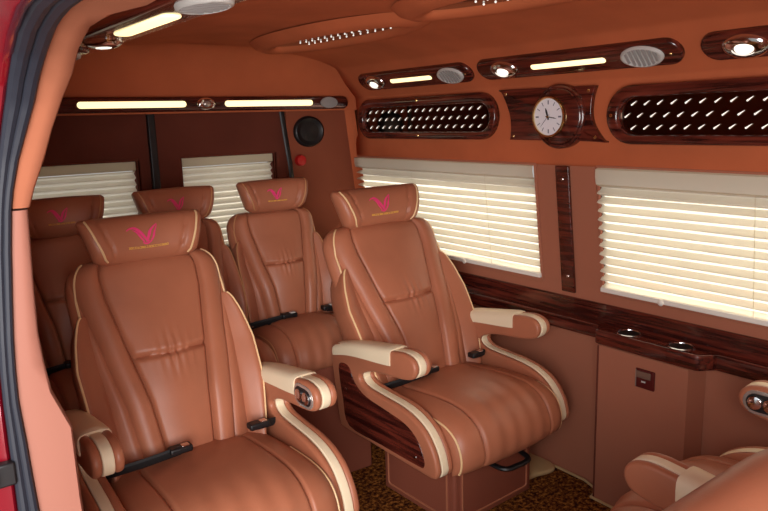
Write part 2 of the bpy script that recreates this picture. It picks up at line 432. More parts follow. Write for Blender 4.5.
def blind(label, y0, y1, n, depth, zt, zb, off, grp, pull_y):
    o = empty('pleated_blind', (wx(zb), (y0 + y1) / 2, zb)); tag(o, label, 'window blind', grp)
    pt = lambda y, t, d: Vector((wx(zt + (zb - zt) * t) + off - 0.012 + d, y, zt + (zb - zt) * t)) - o.location
    b = MB().grid(pleats(pt, y0, y1, n, depth, 0)); b.build('pleated_fabric', M['blind'], o, sharp=25, fix=False)
    z1 = ZT - 0.002; P = []
    for t, d in ((0, 0.0), (0.08, -0.010), (0.5, -0.013), (0.92, -0.010), (1, 0.002)):
        z = zt - 0.004 + (z1 - zt + 0.004) * t
        P.append([Vector((wx(z) + off - 0.004 + d, y0 + (y1 - y0) * k / 20, z)) - o.location for k in range(21)])
    MB().grid(P).build('head_cover', M['headrail'], o, sharp=50, fix=False)
    a = wx(zb) + off
    b = MB().box((a - 0.002 - o.location.x, 0, -0.005), (0.026, y1 - y0, 0.016)); br = b.build('bottom_rail', M['rail'], o, bevel=0.003)
    MB().sphere((a - 0.016 - o.location.x, pull_y - o.location.y, -0.008), 0.010, 10, 8, (0.6, 1, 1)).build('pull_tab', M['rail'], br)
    for cy in (y0 + (y1 - y0) * 0.22, y0 + (y1 - y0) * 0.62):
        MB().tube(rel(o, [(wx(z) + off - 0.0135, cy, z) for z in (zt, (zt + zb) / 2, zb)]), 0.0008, 5).build('cord', M['headrail'], o)
    return o
blind('cream pleated blind in the far-side window beyond the headrest of the aisle seat', W1[0] - 0.006, W1[1] + 0.004, 12, 0.020, 1.085, 0.732, -0.002, 'cream pleated window blinds', 2.0)
blind('cream pleated blind in the window nearest the camera, above the cup holders', W2[0] - 0.004, W2[1] + 0.005, 12, 0.020, 1.075, 0.728, -0.004, 'cream pleated window blinds', 1.13)
# rear door windows
for i, (x0, x1) in enumerate(RW):
    o = empty('window_%d' % (3 + i), ((x0 + x1) / 2, YB, RZ0)); struct(o); b = MB(); e = 0.008; cx = (x0 + x1) / 2; Wd = x1 - x0; Hh = RZ1 - RZ0
    b.box((0, 0.004, -e / 2), (Wd + 2 * e, 0.012, e)); b.box((0, 0.004, Hh + e / 2), (Wd + 2 * e, 0.012, e))
    b.box((-Wd / 2 - e / 2, 0.004, Hh / 2), (e, 0.012, Hh)); b.box((Wd / 2 + e / 2, 0.004, Hh / 2), (e, 0.012, Hh))
    b.build('frame', M['suede_dark'], o, bevel=0.003)
    bl = empty('pleated_blind', (cx, YB, RZ0 + 0.01))
    tag(bl, ['greyish pleated blind in the rear door window behind the leftmost back-row seat', 'greyish pleated blind in the rear door window between the middle and right back-row headrests'][i], 'window blind', 'pleated rear door blinds')
    n = 13; P = []; hh = Hh - 0.05
    for k in range(n):
        for t, d in ((0.02, 0.0), (0.36, 0.018), (0.44, 0.018), (0.97, 0.001)):
            z = hh * (1 - (k + t) / n); P.append([(-Wd / 2 + 0.004 + (Wd - 0.008) * j / 16, 0.012 + d + 0.001 * math.sin(6 * j + k), z) for j in range(17)])
    MB().grid(P).build('pleated_fabric', M['blind'], bl, sharp=25, fix=False)
    MB().box((0, 0.02, Hh - 0.03), (Wd - 0.004, 0.03, 0.036)).build('head_rail', M['headrail'], bl, bevel=0.004)
    MB().box((0, 0.016, 0.0), (Wd - 0.004, 0.022, 0.012)).build('bottom_rail', M['rail'], bl, bevel=0.003)
# dark centre strip between the rear doors
o = MB().box((0, -0.012, 0.31), (0.030, 0.022, 0.62)).build('trim_3', M['black'], bevel=0.005); o.location = (0.925, YB, 0.74); struct(o)

# ------------------------------------------------------------------ wood ledge, console
lg = empty('wooden_ledge', (1.90, 1.1, 0.60)); tag(lg, 'long dark glossy wooden ledge under the far-side windows', 'ledge')
b = MB(); b.box((0.026, 0, 0.038), (0.012, 2.9, 0.066)); b.build('back_strip', M['wood'], lg, bevel=0.003)
sh = []
for y, x in ((-1.45, -0.015), (-0.175, -0.015), (-0.165, -0.015), (-0.135, -0.058), (-0.125, -0.062), (0.0, -0.062), (0.205, -0.062), (0.215, -0.058), (0.235, -0.018), (0.245, -0.015), (1.45, -0.015)): sh.append((x, y))
sh += [(0.028, 1.45), (0.028, -1.45)]
MB().slab(sh, -0.040, 0.008, 0.006, lambda a, c, t: (a, c, t)).build('shelf', M['wood'], lg)
for cy in (0.115, -0.060):
    ch = MB().lathe([(0.0345, 0.0085), (0.036, 0.011), (0.0335, 0.0122), (0.0315, 0.011), (0.031, 0.009), (0.028, 0.0086)], lambda a, c, t: (a * 1.1 - 0.023, c * 1.1 + cy, t), 32).build('cup_holder', M['chrome'], lg)
    MB().lathe([(0.0001, 0.0088), (0.0292, 0.0088), (0.0292, 0.0095), (0.0001, 0.0098)], lambda a, c, t: (a * 1.1 - 0.023, c * 1.1 + cy, t), 28).build('cup_well_shade', M['black'], ch)  # flat black disc stands in for the shade inside the cup, no real hole
cs = empty('side_console', (1.88, 1.15, 0.0)); tag(cs, 'brown leather side console standing under the cup holders on the far wall', 'console')
MB().slab([(-0.028, -0.150), (0.045, -0.165), (0.045, 0.165), (-0.028, 0.165)], 0.0, 0.554, 0.004, lambda a, c, t: (a, c, t)).build('body', M['panel'], cs)
MB().tube([(-0.029, 0.160, 0.01), (-0.029, 0.160, 0.552)], 0.003, 6).build('seam_trim', M['suede_dark'], cs)
sp = MB().slab(rrect(0, 0, 0.066, 0.062, 0.004), 0, 0.007, 0.003, lambda a, c, t: (-0.028 - t, -0.015 - a, 0.485 + c)).build('switch_panel', M['switchdark'], cs)
MB().slab(rrect(0, 0.014, 0.05, 0.022, 0.003), 0, 0.004, 0.002, lambda a, c, t: (-0.035 - t, -0.012 - a, 0.485 + c)).build('rocker', M['switch'], sp)
MB().slab(rrect(0.0, -0.008, 0.014, 0.005, 0.001), 0, 0.002, 0.0008, lambda a, c, t: (-0.035 - t, -0.012 - a, 0.485 + c)).build('mark', M['vent'], sp)
MB().slab(rrect(-0.029, 0, 0.003, 0.056, 0.001), 0, 0.003, 0.001, lambda a, c, t: (-0.035 - t, -0.015 - a - 0.0, 0.485 + c)).build('bright_edge', M['lens_off'], sp)
# floor-level rail cover beside the aisle seat base, carpet edging
rc = spline([(1.74, 1.49), (1.80, 1.475), (1.86, 1.46), (1.895, 1.475), (1.905, 1.52), (1.89, 1.58), (1.80, 1.62), (1.76, 1.58)], 5, True)
MB().slab([(p.x - 1.83, p.y - 1.53) for p in rc], 0.001, 0.020, 0.008, lambda a, c, t: (a, c, t)).build('rail_cover', M['railcover']).location = (1.845, 1.58, 0)
tag(bpy.data.objects['rail_cover'], 'cream curved rail cover on the carpet beside the aisle seat base', 'cover')
o = MB().tube([(1.925, 2.3, 0.006), (1.922, 1.40, 0.006), (1.90, 1.33, 0.006), (1.846, 1.318, 0.006), (1.842, 1.0, 0.006), (1.86, 0.976, 0.006), (1.925, 0.97, 0.006), (1.925, 0.2, 0.006)], 0.005, 6).build('baseboard_right', M['railcover']); struct(o)

# wooden post strip between the windows
ps = empty('wooden_strip', (wx(0.9), 1.488, 0.9)); tag(ps, 'narrow dark wooden strip standing between the two far-side windows', 'trim strip')
fn = lambda y, z, t: Vector((wx(z) - 0.001 - t, y, z)) - ps.location
MB().slab(rrect(1.488, 0.908, 0.056, 0.442, 0.003), 0, 0.012, 0.004, fn).build('strip', M['woodz'], ps)
for z in (1.085, 0.745):
    c = fn(1.487, z, 0.012); MB().sphere(c, 0.006, 10, 6, (0.6, 1, 1)).build('screw', M['chrome'], ps)

# ------------------------------------------------------------------ upper wall: light panels and clock
def ux(z): return 1.868 - (z - 1.2) * 0.03
def led_panel(label, y0, y1, z0, z1, iy0, iy1, iz0, iz1, ny, screws):
    o = empty('light_panel', (ux(1.3), (y0 + y1) / 2, (z0 + z1) / 2)); tag(o, label, 'light panel', 'oval mirrored light panels')
    f = lambda y, z, t: Vector((ux(z) - t, y, z)) - o.location
    out = stadium((y0 + y1) / 2, (z0 + z1) / 2, y1 - y0, z1 - z0, 16); inn = stadium((iy0 + iy1) / 2, (iz0 + iz1) / 2, iy1 - iy0, iz1 - iz0, 16)
    n = len(out); P = []
    for q, t in ((0.0, 0.0), (0.0, 0.014), (0.05, 0.021), (0.18, 0.025), (0.75, 0.025), (0.93, 0.021), (1.0, 0.012), (1.0, 0.002)):
        P.append([f(out[k][0] + (inn[k][0] - out[k][0]) * q, out[k][1] + (inn[k][1] - out[k][1]) * q, t) for k in range(n)])
    MB().grid(P, closed_v=True).build('wood_surround', M['wood'], o, sharp=60)
    b = MB(); b.add([f(p[0], p[1], 0.003) for p in inn], [tuple(range(n))]); b.build('mirror', M['mirror'], o)
    zs = [iz0 + (iz1 - iz0) * q for q in (0.18, 0.5, 0.82)]
    r = (iz1 - iz0) / 2; st = (iy1 - iy0 - 0.06) / ny
    for j, z in enumerate(zs):
        for k in range(ny + 1):
            y = iy0 + 0.03 + st * (k + (0.5 if j == 1 else 0.0) - 0.25)
            ex = r * (1 - math.sqrt(max(0, 1 - ((z - (iz0 + iz1) / 2) / r) ** 2))) + 0.012
            if y < iy0 + ex or y > iy1 - ex: continue
            MB().tube([f(y + 0.006, z - 0.004, 0.006), f(y + 0.005, z - 0.0034, 0.006), f(y - 0.004, z + 0.0028, 0.007), f(y - 0.012, z + 0.008, 0.007)], [0.0006, 0.0026, 0.0015, 0.0004], 7).build('led', M['led'], o)  # each led has a glowing tail shaped as its reflection streak in the mirror
    for y, z in screws: MB().sphere(f(y, z, 0.025), 0.006, 8, 6, (0.5, 1, 1)).build('screw', M['gold'], o)
    return o
led_panel('long oval light panel left of the clock, rosewood rim and rows of lamps', 1.765, 2.625, 1.214, 1.387, 1.80, 2.585, 1.245, 1.348, 16, [(2.20, 1.37), (2.2, 1.23)])
led_panel('long oval light panel right of the clock, above the nearest window', 0.36, 1.305, 1.203, 1.378, 0.40, 1.262, 1.232, 1.342, 19, [(1.285, 1.29), (0.80, 1.36), (0.79, 1.218)])

ck = empty('wall_clock', (ux(1.3), 1.545, 1.2945)); tag(ck, 'round white clock on a wavy rosewood plate between the two light panels', 'clock')
f = lambda y, z, t: Vector((ux(z) - t, y, z)) - ck.location
ol = spline([(1.752, 1.388), (1.735, 1.372), (1.715, 1.335), (1.70, 1.295), (1.697, 1.25), (1.702, 1.215)], 5)
ol += spline([(1.702, 1.215), (1.62, 1.214), (1.40, 1.212), (1.306, 1.208)], 3)[1:]
ol += spline([(1.306, 1.208), (1.325, 1.225), (1.352, 1.262), (1.362, 1.30), (1.358, 1.345), (1.345, 1.383)], 5)[1:]
ol += spline([(1.345, 1.383), (1.40, 1.384), (1.62, 1.387), (1.752, 1.388)], 3)[1:-1]
MB().slab([(p.x, p.y) for p in ol], 0, 0.018, 0.0028, f).build('plate', M['wood'], ck)
cc = (1.502, 1.291)
fl = lambda q: (lambda a, c, t: f(cc[0] + q + a, cc[1] + c, t))
MB().lathe([(0.104, 0.0), (0.104, 0.024), (0.100, 0.030), (0.094, 0.032), (0.090, 0.029), (0.086, 0.033), (0.0001, 0.034)], fl(-0.02), 48).build('round_mount', M['wood'], ck, sharp=50)
MB().lathe([(0.066, 0.033), (0.068, 0.042), (0.064, 0.048), (0.060, 0.046), (0.059, 0.040)], fl(0.008), 40).build('bezel', M['gold'], ck, sharp=50)
d = MB().lathe([(0.060, 0.034), (0.060, 0.041), (0.0001, 0.0412)], fl(0.008), 40).build('dial', M['dial'], ck)
FL = fl(0.008)
for h in range(12):
    a = 2 * PI * h / 12
    b = MB(); ca, sa = math.cos(a), math.sin(a); L0, L1, wd = 0.040, 0.053, (0.0026 if h % 3 == 0 else 0.0014)
    b.add([FL(-(sa * l + ca * q), ca * l - sa * q, 0.0418) for l, q in ((L0, -wd), (L1, -wd), (L1, wd), (L0, wd))], [(0, 1, 2, 3)])
    b.build('hour_mark', M['greyink'], d)
def hand(name, ang, L, wd, m=M['ink'], hh=0.043):
    a = math.radians(ang); ca, sa = math.cos(a), math.sin(a); b = MB()
    b.slab([(-0.010, -wd), (L * 0.7, -wd * 1.1), (L, 0), (L * 0.7, wd * 1.1), (-0.010, wd)], hh, hh + 0.0012, 0.0003, lambda l, q, t: FL(-(sa * l + ca * q), ca * l - sa * q, t))
    return b.build(name, m, ck)
hand('minute_hand', 100, 0.036, 0.0014); hand('hour_hand', -18, 0.030, 0.0030, hh=0.0445); hand('second_hand', 222, 0.045, 0.0007, M['greyink'], 0.046)
MB().lathe([(0.004, 0.043), (0.004, 0.048), (0.0001, 0.0485)], FL, 12).build('hub', M['gold'], ck)
for y, z in ((1.718, 1.372), (1.685, 1.228), (1.372, 1.368), (1.345, 1.224)): MB().sphere(f(y, z, 0.018), 0.006, 8, 6, (0.5, 1, 1)).build('screw', M['gold'], ck)

# ------------------------------------------------------------------ lamp panels on the coves
def lamp_panel(label, y0, y1, fr, spot_on=True, has_bar=True, rev=False, grp='rosewood lamp panels along the ceiling', W=0.088, BW=0.22):
    """fr(a, c, t): a along the van, c across the panel, t away from the surface"""
    L = y1 - y0; cy = (y0 + y1) / 2
    base = fr(cy, 0, 0); o = empty('ceiling_lamp', base); tag(o, label, 'ceiling lamp', grp)
    f = lambda a, c, t: Vector(fr(a, c, t)) - Vector(base)
    MB().slab(stadium(cy, 0, L, W, 10), -0.012, 0.016, 0.009, f).build('wood_plate', M['wood'], o)
    s = -1 if rev else 1
    ys_ = cy + s * L * 0.33; yb = cy - s * L * 0.005; yv = cy - s * L * 0.345; ys_ = cy + s * L * 0.335
    lm = MB().lathe([(0.044, 0.015), (0.042, 0.022), (0.032, 0.028), (0.022, 0.030), (0.021, 0.026)], lambda a, c, t: f(ys_ + a * 1.35, c * 0.85, t), 32).build('downlight', M['chrome'], o, sharp=60)
    MB().lathe([(0.0208, 0.024), (0.017, 0.030), (0.0001, 0.032)], lambda a, c, t: f(ys_ + a * 1.25, c * 0.85, t), 24).build('lens', M['bulb'] if spot_on else M['lens_off'], lm)
    if has_bar: MB().slab(stadium(yb, 0, L * 0.37, W * BW, 8), 0.012, 0.020, 0.004, f).build('light_bar', M['tube'], o)
    vt = MB().lathe([(0.052, 0.014), (0.050, 0.022), (0.044, 0.024), (0.040, 0.020), (0.0001, 0.019)], lambda a, c, t: f(yv + a * 1.3, c * 0.72, t), 32).build('air_vent', M['vent'], o, sharp=60)
    for k in range(7):
        a = -0.034 + 0.068 * k / 6; hl = math.sqrt(max(0, 0.040 ** 2 - (a) ** 2)) * 0.72
        MB().slab(rrect(0, 0, 0.006, 2 * hl + 0.004, 0.0015, 2), 0.0195, 0.0235, 0.001, lambda p, q, t: f(yv + (a + p) * 1.3, q, t)).build('vent_slat', M['grille'], vt)
    for q in (0.46,): MB().sphere(f(cy - s * L * q, 0, 0.016), 0.005, 8, 6).build('screw', M['gold'], o)
    return o
r2 = math.sqrt(0.5)
far = lambda a, c, t: (1.80 - c * r2 - t * r2, a, 1.462 + c * r2 - t * r2)
lamp_panel('rosewood lamp panel with lit bar above the light panel left of the clock', 1.835, 2.52, far)
lamp_panel('rosewood lamp panel with lit bar and vent above the clock', 1.035, 1.80, far)
lamp_panel('rosewood lamp panel with lit spotlight at the right edge, above the nearest window', 0.28, 0.985, far)
g = 0.0; cg, sg = math.cos(g), math.sin(g)
near = lambda a, c, t: (0.43 + c * cg + t * sg, a, 1.487 + c * sg - t * cg)
lamp_panel('rosewood lamp panel on the near ceiling edge with bright white lit bar', 0.87, 1.62, near, W=0.10, BW=0.34)
lamp_panel('rosewood lamp panel on the near ceiling edge, farther back behind the door pillar', 1.72, 2.42, near)
rear = lambda a, c, t: (a, 2.655 - t, 1.379 + c)
o = empty('lamp_bar', rear(1.10, 0, 0)); tag(o, 'long dark lamp bar across the rear wall above the back windows', 'ceiling lamp')
f = lambda a, c, t: Vector(rear(a, c, t)) - Vector(o.location)
MB().slab(stadium(1.105, 0, 1.40, 0.056, 10), -0.01, 0.02, 0.008, f).build('wood_plate', M['woodx'], o)
for x0, x1 in ((0.645, 1.045), (1.205, 1.615)): MB().slab(stadium((x0 + x1) / 2, 0, x1 - x0, 0.024, 8), 0.016, 0.026, 0.005, f).build('light_bar', M['tube'], o)
lm = MB().lathe([(0.036, 0.018), (0.034, 0.028), (0.026, 0.034), (0.020, 0.032), (0.0001, 0.030)], lambda a, c, t: f(1.125 + a * 1.1, c * 0.7, t), 28).build('downlight', M['chrome'], o, sharp=60)
MB().lathe([(0.018, 0.031), (0.012, 0.036), (0.0001, 0.038)], lambda a, c, t: f(1.125 + a, c * 0.7, t), 20).build('lens', M['lens_off'], lm)
MB().lathe([(0.045, 0.018), (0.043, 0.024), (0.0001, 0.026)], lambda a, c, t: f(1.70 + a, c * 0.55, t), 28).build('speaker_grille', M['grille'], o)
# speaker in the rear far corner
o = empty('speaker', (1.63, YB - 0.012, 1.255)); tag(o, 'black oval speaker on the rear wall near the far corner', 'speaker')
MB().lathe([(0.078, 0.0), (0.076, 0.012), (0.068, 0.016), (0.064, 0.012)], lambda a, c, t: (a, -t, c * 0.88), 32).build('rim', M['black'], o, sharp=60)
MB().lathe([(0.065, 0.008), (0.04, 0.014), (0.0001, 0.017)], lambda a, c, t: (a, -t, c * 0.88), 32).build('grille', M['black'], o)
# strap and red knob by the rear far corner
st = empty('safety_strap', (1.535, YB - 0.01, 1.02)); tag(st, 'black strap hanging down the rear wall left of the speaker', 'strap')
MB().tube([(-0.035, 0, 0.33), (-0.025, -0.006, 0.22), (-0.01, -0.008, 0.10), (0.0, -0.004, 0.0)], 0.012, 8, flat=0.4, up=(0, 1, 0)).build('webbing', M['black'], st)
o = MB().lathe([(0.024, 0), (0.026, 0.012), (0.022, 0.026), (0.0001, 0.030)], lambda a, c, t: (a, -t, c), 20).build('knob', M['redplastic']); o.location = (1.575, YB - 0.012, 1.13)
tag(o, 'small red knob on the rear wall below the speaker', 'knob')

# ------------------------------------------------------------------ ceiling ovals
def ceiling_oval(label, cx, cy, L, W):
    z0 = 1.592
    o = empty('ceiling_light_panel', (cx, cy, z0)); tag(o, label, 'light panel', 'oval ceiling light panels')
    def lens(s, q):  # almond outline, long axis along the van
        a = 2 * PI * s
        return (math.copysign(abs(math.cos(a)) ** 0.9, math.cos(a)) * L / 2 * q, math.sin(a) * abs(math.sin(a)) ** 0.15 * W / 2 * q)
    P = []; n = 64
    for q, dz in ((1.42, 0.0), (1.34, 0.020), (1.20, 0.034), (1.08, 0.030), (1.0, 0.018), (1.0, 0.010)):
        row = []
        for k in range(n):
            ly, lx = lens(k / n, 1.0); ln = math.hypot(ly, lx) or 1; pad = (q - 1.0) * 0.20
            row.append((lx + (lx / (W / 2)) * pad, ly + (ly / (L / 2)) * pad * 1.6, -dz))
        P.append(row)
    MB().grid(P, closed_v=True).build('padded_rim', M['suede'], o, sharp=70)
    b = MB(); b.add([(lens(k / n, 1.0)[1], lens(k / n, 1.0)[0], -0.012) for k in range(n)], [tuple(range(n))]); b.build('mirror', M['mirror_dark'], o)
    for k in range(14):
        for j in (-1, 0, 1):
            y = (-0.44 + 0.88 * (k + (0.5 if j else 0)) / 16) * L; x = j * W * 0.27
            if (y / (L / 2)) ** 2 + (x / (W / 2)) ** 2 > 0.86: continue
            MB().sphere((x, y, -0.015), 0.003, 8, 5).build('led', M['led'], o)
ceiling_oval('oval mirrored light panel with padded rim on the ceiling, farther of two', 1.33, 2.03, 0.74, 0.18)
ceiling_oval('oval mirrored light panel on the ceiling at the top edge, nearer of two', 1.27, 1.08, 0.74, 0.18)

# ------------------------------------------------------------------ seats
def gauss(x, s): return math.exp(-(x / s) ** 2)
def smax(x): return max(0.0, x)
class SeatShape:
    """all the cushions of one kind of seat, in seat space: the seat faces -y, x across, z up"""
    def __init__(s, back, zb0, width=1.0, rear=False):
        s.ctrl = back; s.sp = spline(back, 10); s.len = [0.0]
        for a, c in zip(s.sp, s.sp[1:]): s.len.append(s.len[-1] + (c - a).length)
        s.w = width; s.rear = rear; s.hh = 0.138; s.pr = 0.0032; s.pm = 'piping'; s.wtop = 0.72; s.es = 1.0
    def at(s, h):
        L = s.len[-1] * h
        i = 0
        while i < len(s.len) - 2 and s.len[i + 1] < L: i += 1
        q = (L - s.len[i]) / (s.len[i + 1] - s.len[i]); a, c = s.sp[i], s.sp[i + 1]
        p = a + (c - a) * q; j0, j1 = max(0, i - 3), min(len(s.sp) - 1, i + 4)
        t = (s.sp[j1] - s.sp[j0]).normalized()
        return p, Vector((-t.y, t.x))       # 2D (y, z) point and forward normal
    def pos(s, x, h, d):
        p, n = s.at(h); return Vector((x, p.x + n.x * d, p.y + n.y * d))
    # ---- main back cushion
    def back_w(s, h):
        w = lin_tab([(0, 0.165), (0.25, 0.184), (0.5, 0.196), (0.8, 0.201), (1.0, 0.196)], h) * s.w
        r = 0.13
        if h > 1 - r: w -= 0.060 * s.w * (1 - math.sqrt(max(0, 1 - ((h - 1 + r) / r) ** 2)))
        return w
    F1 = [(0, 0.34), (0.3, 0.39), (0.515, 0.48), (0.8, 0.60), (1, 0.65)]
    F2 = [(0, 0.66), (0.3, 0.70), (0.6, 0.80), (0.85, 0.93), (1, 1.0)]
    def back_d(s, q, h):
        T = 0.052
        ex = (1 - abs(q) ** 5) ** 0.5 if abs(q) < 1 else 0
        eh = min(1.0, (1 - max(0, (h - 0.90) / 0.10) ** 2.5) ** 0.5 if h < 1 else 0)
        eb = min(1.0, math.sqrt(max(0.0, 1 - (1 - min(1, h / 0.06)) ** 2)))
        f1, f2 = lin_tab(s.F1, h), lin_tab(s.F2, h); a = abs(q)
        d = T
        d += 0.018 * gauss(h - 0.30, 0.22)                             # lumbar swell
        if a < f1: d += 0.012 * (1 - (a / f1) ** 2)
        elif a < f2: d += 0.011 * (1 - ((a - (f1 + f2) / 2) / ((f2 - f1) / 2)) ** 2) + 0.006
        else: d += 0.004
        sm = 0.515
        d -= 0.013 * gauss((a - f1) * 0.2, 0.0042) + 0.007 * gauss((a - f2) * 0.2, 0.0038) * (h < 0.95)
        if a < f1:
            k = h - sm + 0.012 * (1 - (a / f1) ** 2)
            d -= 0.016 * gauss(k * 0.55, 0.006)
            d += 0.010 * (smax(0.25 - abs(k)) / 0.25) * (1 - (a / f1) ** 2)
            d += 0.0042 * math.sin(46 * q + 5 * math.sin(3 * q)) * gauss(k, 0.075) * (0.55 + 0.45 * math.sin(9 * q + 1))
        return d * ex * eh * (0.35 + 0.65 * eb), T * ex * eh
    # ---- lower side wings
    WL = [(0, 0.272), (0.25, 0.282), (0.5, 0.262), (0.7, 0.215), (0.80, 0.172)]
    # ---- headrest
    def head(s, q, v, d):
        cy, cz = s.hc; tl = s.ht
        w = lin_tab(s.HW, v)
        if v > 0.9: w -= 0.012 * ((v - 0.9) / 0.1) ** 2
        hgt = s.hh; c = (v - 0.5) * hgt
        fw = 0.030 * q * q + 0.012 * math.cos(PI * (v - 0.45)) + 0.006 * v
        cz2 = c + 0.010 * (1 - q * q) * (1 - v) * -1.0 + 0.006 * (1 - q * q) * (v > 0.5) * (v - 0.5) * 2
        y = -(fw + d); z = cz2
        return Vector((q * w, cy + y * math.cos(tl) + z * math.sin(tl), cz - y * math.sin(tl) * 1.0 + z * math.cos(tl)))
def sgrid(n): return [math.sin(PI / 2 * (-1 + 2 * i / n)) for i in range(n + 1)]
def closed_pillow(front, back, mb=None):
    """front and back share their outline: rows of points"""
    mb = mb or MB(); mb.grid(front); mb.grid([r[::-1] for r in back]); return mb
def hlist(n, ends=True): return [0.5 - 0.5 * math.cos(PI * i / n) for i in range(n + 1)]
def make_seat(S, label, cat, arms, cush, control_side=0, group=None, base=True, loc=(0, 0, 0), rz=0.0, colour='leather'):
    LT = M[colour]
    o = empty('captain_seat' if arms else 'rear_seat', loc, rz); tag(o, label, cat, group)
    # backrest
    hs = [i / 90 * 0.90 for i in range(90)] + [0.90 + 0.10 * math.sin(PI / 2 * i / 14) for i in range(15)]
    Fr = []; Bk = []
    for h in hs:
        w = S.back_w(h); a = []; c = []; f1, f2 = lin_tab(S.F1, h), min(0.985, lin_tab(S.F2, h))
        def seg(lo, hi, n): return [lo + (hi - lo) * (0.5 - 0.5 * math.cos(PI * k / n)) for k in range(n)]
        half = seg(0, f1, 22) + seg(f1, f2, 14) + [f2 + (1 - f2) * math.sin(PI / 2 * k / 10) for k in range(11)]
        for q in [-x for x in half[:0:-1]] + half:
            df, db = S.back_d(q, h); a.append(S.pos(q * w, h, df)); c.append(S.pos(q * w, h, -db))
        Fr.append(a); Bk.append(c)
    mb = closed_pillow(Fr, Bk)
    mb.grid([Fr[0], Bk[0]])
    bk = mb.build('backrest', LT, o, sharp=75)
    for sd in (-1, 1):
        pts = []
        for k in range(25):
            h = 0.60 + 0.38 * k / 24; q = sd * (0.93 - 0.02 * (k / 24)); df, _ = S.back_d(q, h)
            pts.append(S.pos(q * S.back_w(h), h, df + 0.0005))
        MB().tube(pts, S.pr, 6).build('piping', M[S.pm], bk)
    # wings
    for sd in (-1, 1):
        Fr = []; Bk = []; pip = []
        N = 44
        for i in range(N + 1):
            h = 0.02 + S.wtop * math.sin(PI / 2 * i / N); xi = S.xi; xo = lin_tab(S.WL, h); xo = xi + (xo - xi) * (1 - (i / N) ** 10 * 0.5)
            e = math.sqrt(max(0, 1 - (i / N) ** 8)); a = []; c = []
            T = 0.05
            fo = 0.035 + 0.018 * gauss(h - 0.30, 0.22) + 0.018 * (1 - h)
            for q in sgrid(18):
                t = (q + 1) / 2; ex = math.sqrt(max(0, 1 - abs(q) ** 4)); x = xi + (xo - xi) * t
                a.append(S.pos(sd * x, h, (fo - 0.02 + 0.045 * t + 0.0) * 1.0 + (T * 0.6) * ex * e - 0.03)); c.append(S.pos(sd * x, h, (fo - 0.02 + 0.045 * t - 0.03) - (T + 0.05) * ex * e))
            Fr.append(a); Bk.append(c); pip.append(a[15])
        wg = closed_pillow(Fr, Bk).build('side_bolster', LT, o, sharp=75)
        MB().tube(pip[2:-4], S.pr, 6).build('piping', M[S.pm], wg)
    # headrest
    qs = sgrid(60); vs = hlist(26); Fr = []; Bk = []
    for v in vs:
        ev = math.sqrt(max(0, 1 - abs(2 * v - 1) ** 4)); a = []; c = []
        for q in qs:
            ex = math.sqrt(max(0, 1 - abs(q) ** 8))
            f1 = 0.66 + 0.12 * (v - 0.5)
            d = 0.044 - 0.007 * gauss((abs(q) - f1) * 0.14, 0.0035) + (0.005 * (1 - (q / f1) ** 2) if abs(q) < f1 else 0.003)
            a.append(S.head(q, v, d * ex * ev)); c.append(S.head(q, v, -0.05 * ex * ev))
        Fr.append(a); Bk.append(c)
    hr = closed_pillow(Fr, Bk).build('headrest', LT, o, sharp=75)
    def hd(q, v, lift):
        ev = math.sqrt(max(0, 1 - abs(2 * v - 1) ** 4)); ex = math.sqrt(max(0, 1 - abs(q) ** 8)); f1 = 0.66 + 0.12 * (v - 0.5)
        d = 0.044 - 0.007 * gauss((abs(q) - f1) * 0.14, 0.0035) + (0.005 * (1 - (q / f1) ** 2) if abs(q) < f1 else 0.003)
        return S.head(q, v, d * ex * ev + lift)
    for sd in (-1, 1):
        MB().tube([hd(sd * (0.80 + 0.10 * v), v, 0.0005) for v in [0.06 + 0.88 * k / 16 for k in range(17)]], S.pr, 6).build('piping', M[S.pm], hr)
    # embroidered pink bird emblem: two raised wings meeting at the foot
    def ribbon(mb, ctrl, wid):
        pts = spline(ctrl, 6); L = []; R = []
        for i, p in enumerate(pts):
            t = (pts[min(i + 1, len(pts) - 1)] - pts[max(0, i - 1)]).normalized(); n = Vector((-t.y, t.x)); ww = lin_tab([(0, wid[0]), (0.5, wid[1]), (1, wid[2])], i / (len(pts) - 1))
            ww *= 1.15; L.append(p + n * ww); R.append(p - n * ww)
        q2 = lambda p, l: hd(p.x / 0.135, p.y / 0.150 + 0.5, l)
        mb.grid([[q2(a, 0.0002), q2(a, 0.0018), q2((a + c) / 2, 0.0022), q2(c, 0.0018), q2(c, 0.0002)] for a, c in zip(L, R)])
    ox, oy = -0.004, 0.002
    def P2(u, v): return (ox + u * 0.00128 * S.es, oy + v * 0.0012 * S.es)
    mb = MB()
    ribbon(mb, [P2(-31, 17), P2(-24, 22), P2(-15, 22), P2(-6, 10), P2(1, -4), P2(6, -13)], (0.0008, 0.0034, 0.0022))
    ribbon(mb, [P2(-20, 18), P2(-13, 12), P2(-7, -2), P2(-2, -13)], (0.0006, 0.0022, 0.0012))
    ribbon(mb, [P2(2, -13), P2(7, 2), P2(12, 16), P2(24, 29)], (0.0022, 0.0030, 0.0008))
    ribbon(mb, [P2(9, -13), P2(15, -2), P2(18, 10), P2(24, 26)], (0.0014, 0.0022, 0.0006))
    ribbon(mb, [P2(-6, -14), P2(2, -17), P2(10, -13)], (0.0008, 0.0024, 0.0008))
    mb.build('bird_emblem', M['pink'], hr, fix=False)
    # the line of yellow stitched lettering under it, too small to read in the photo
    rnd = random.Random(3); mb = MB(); x = -34.0
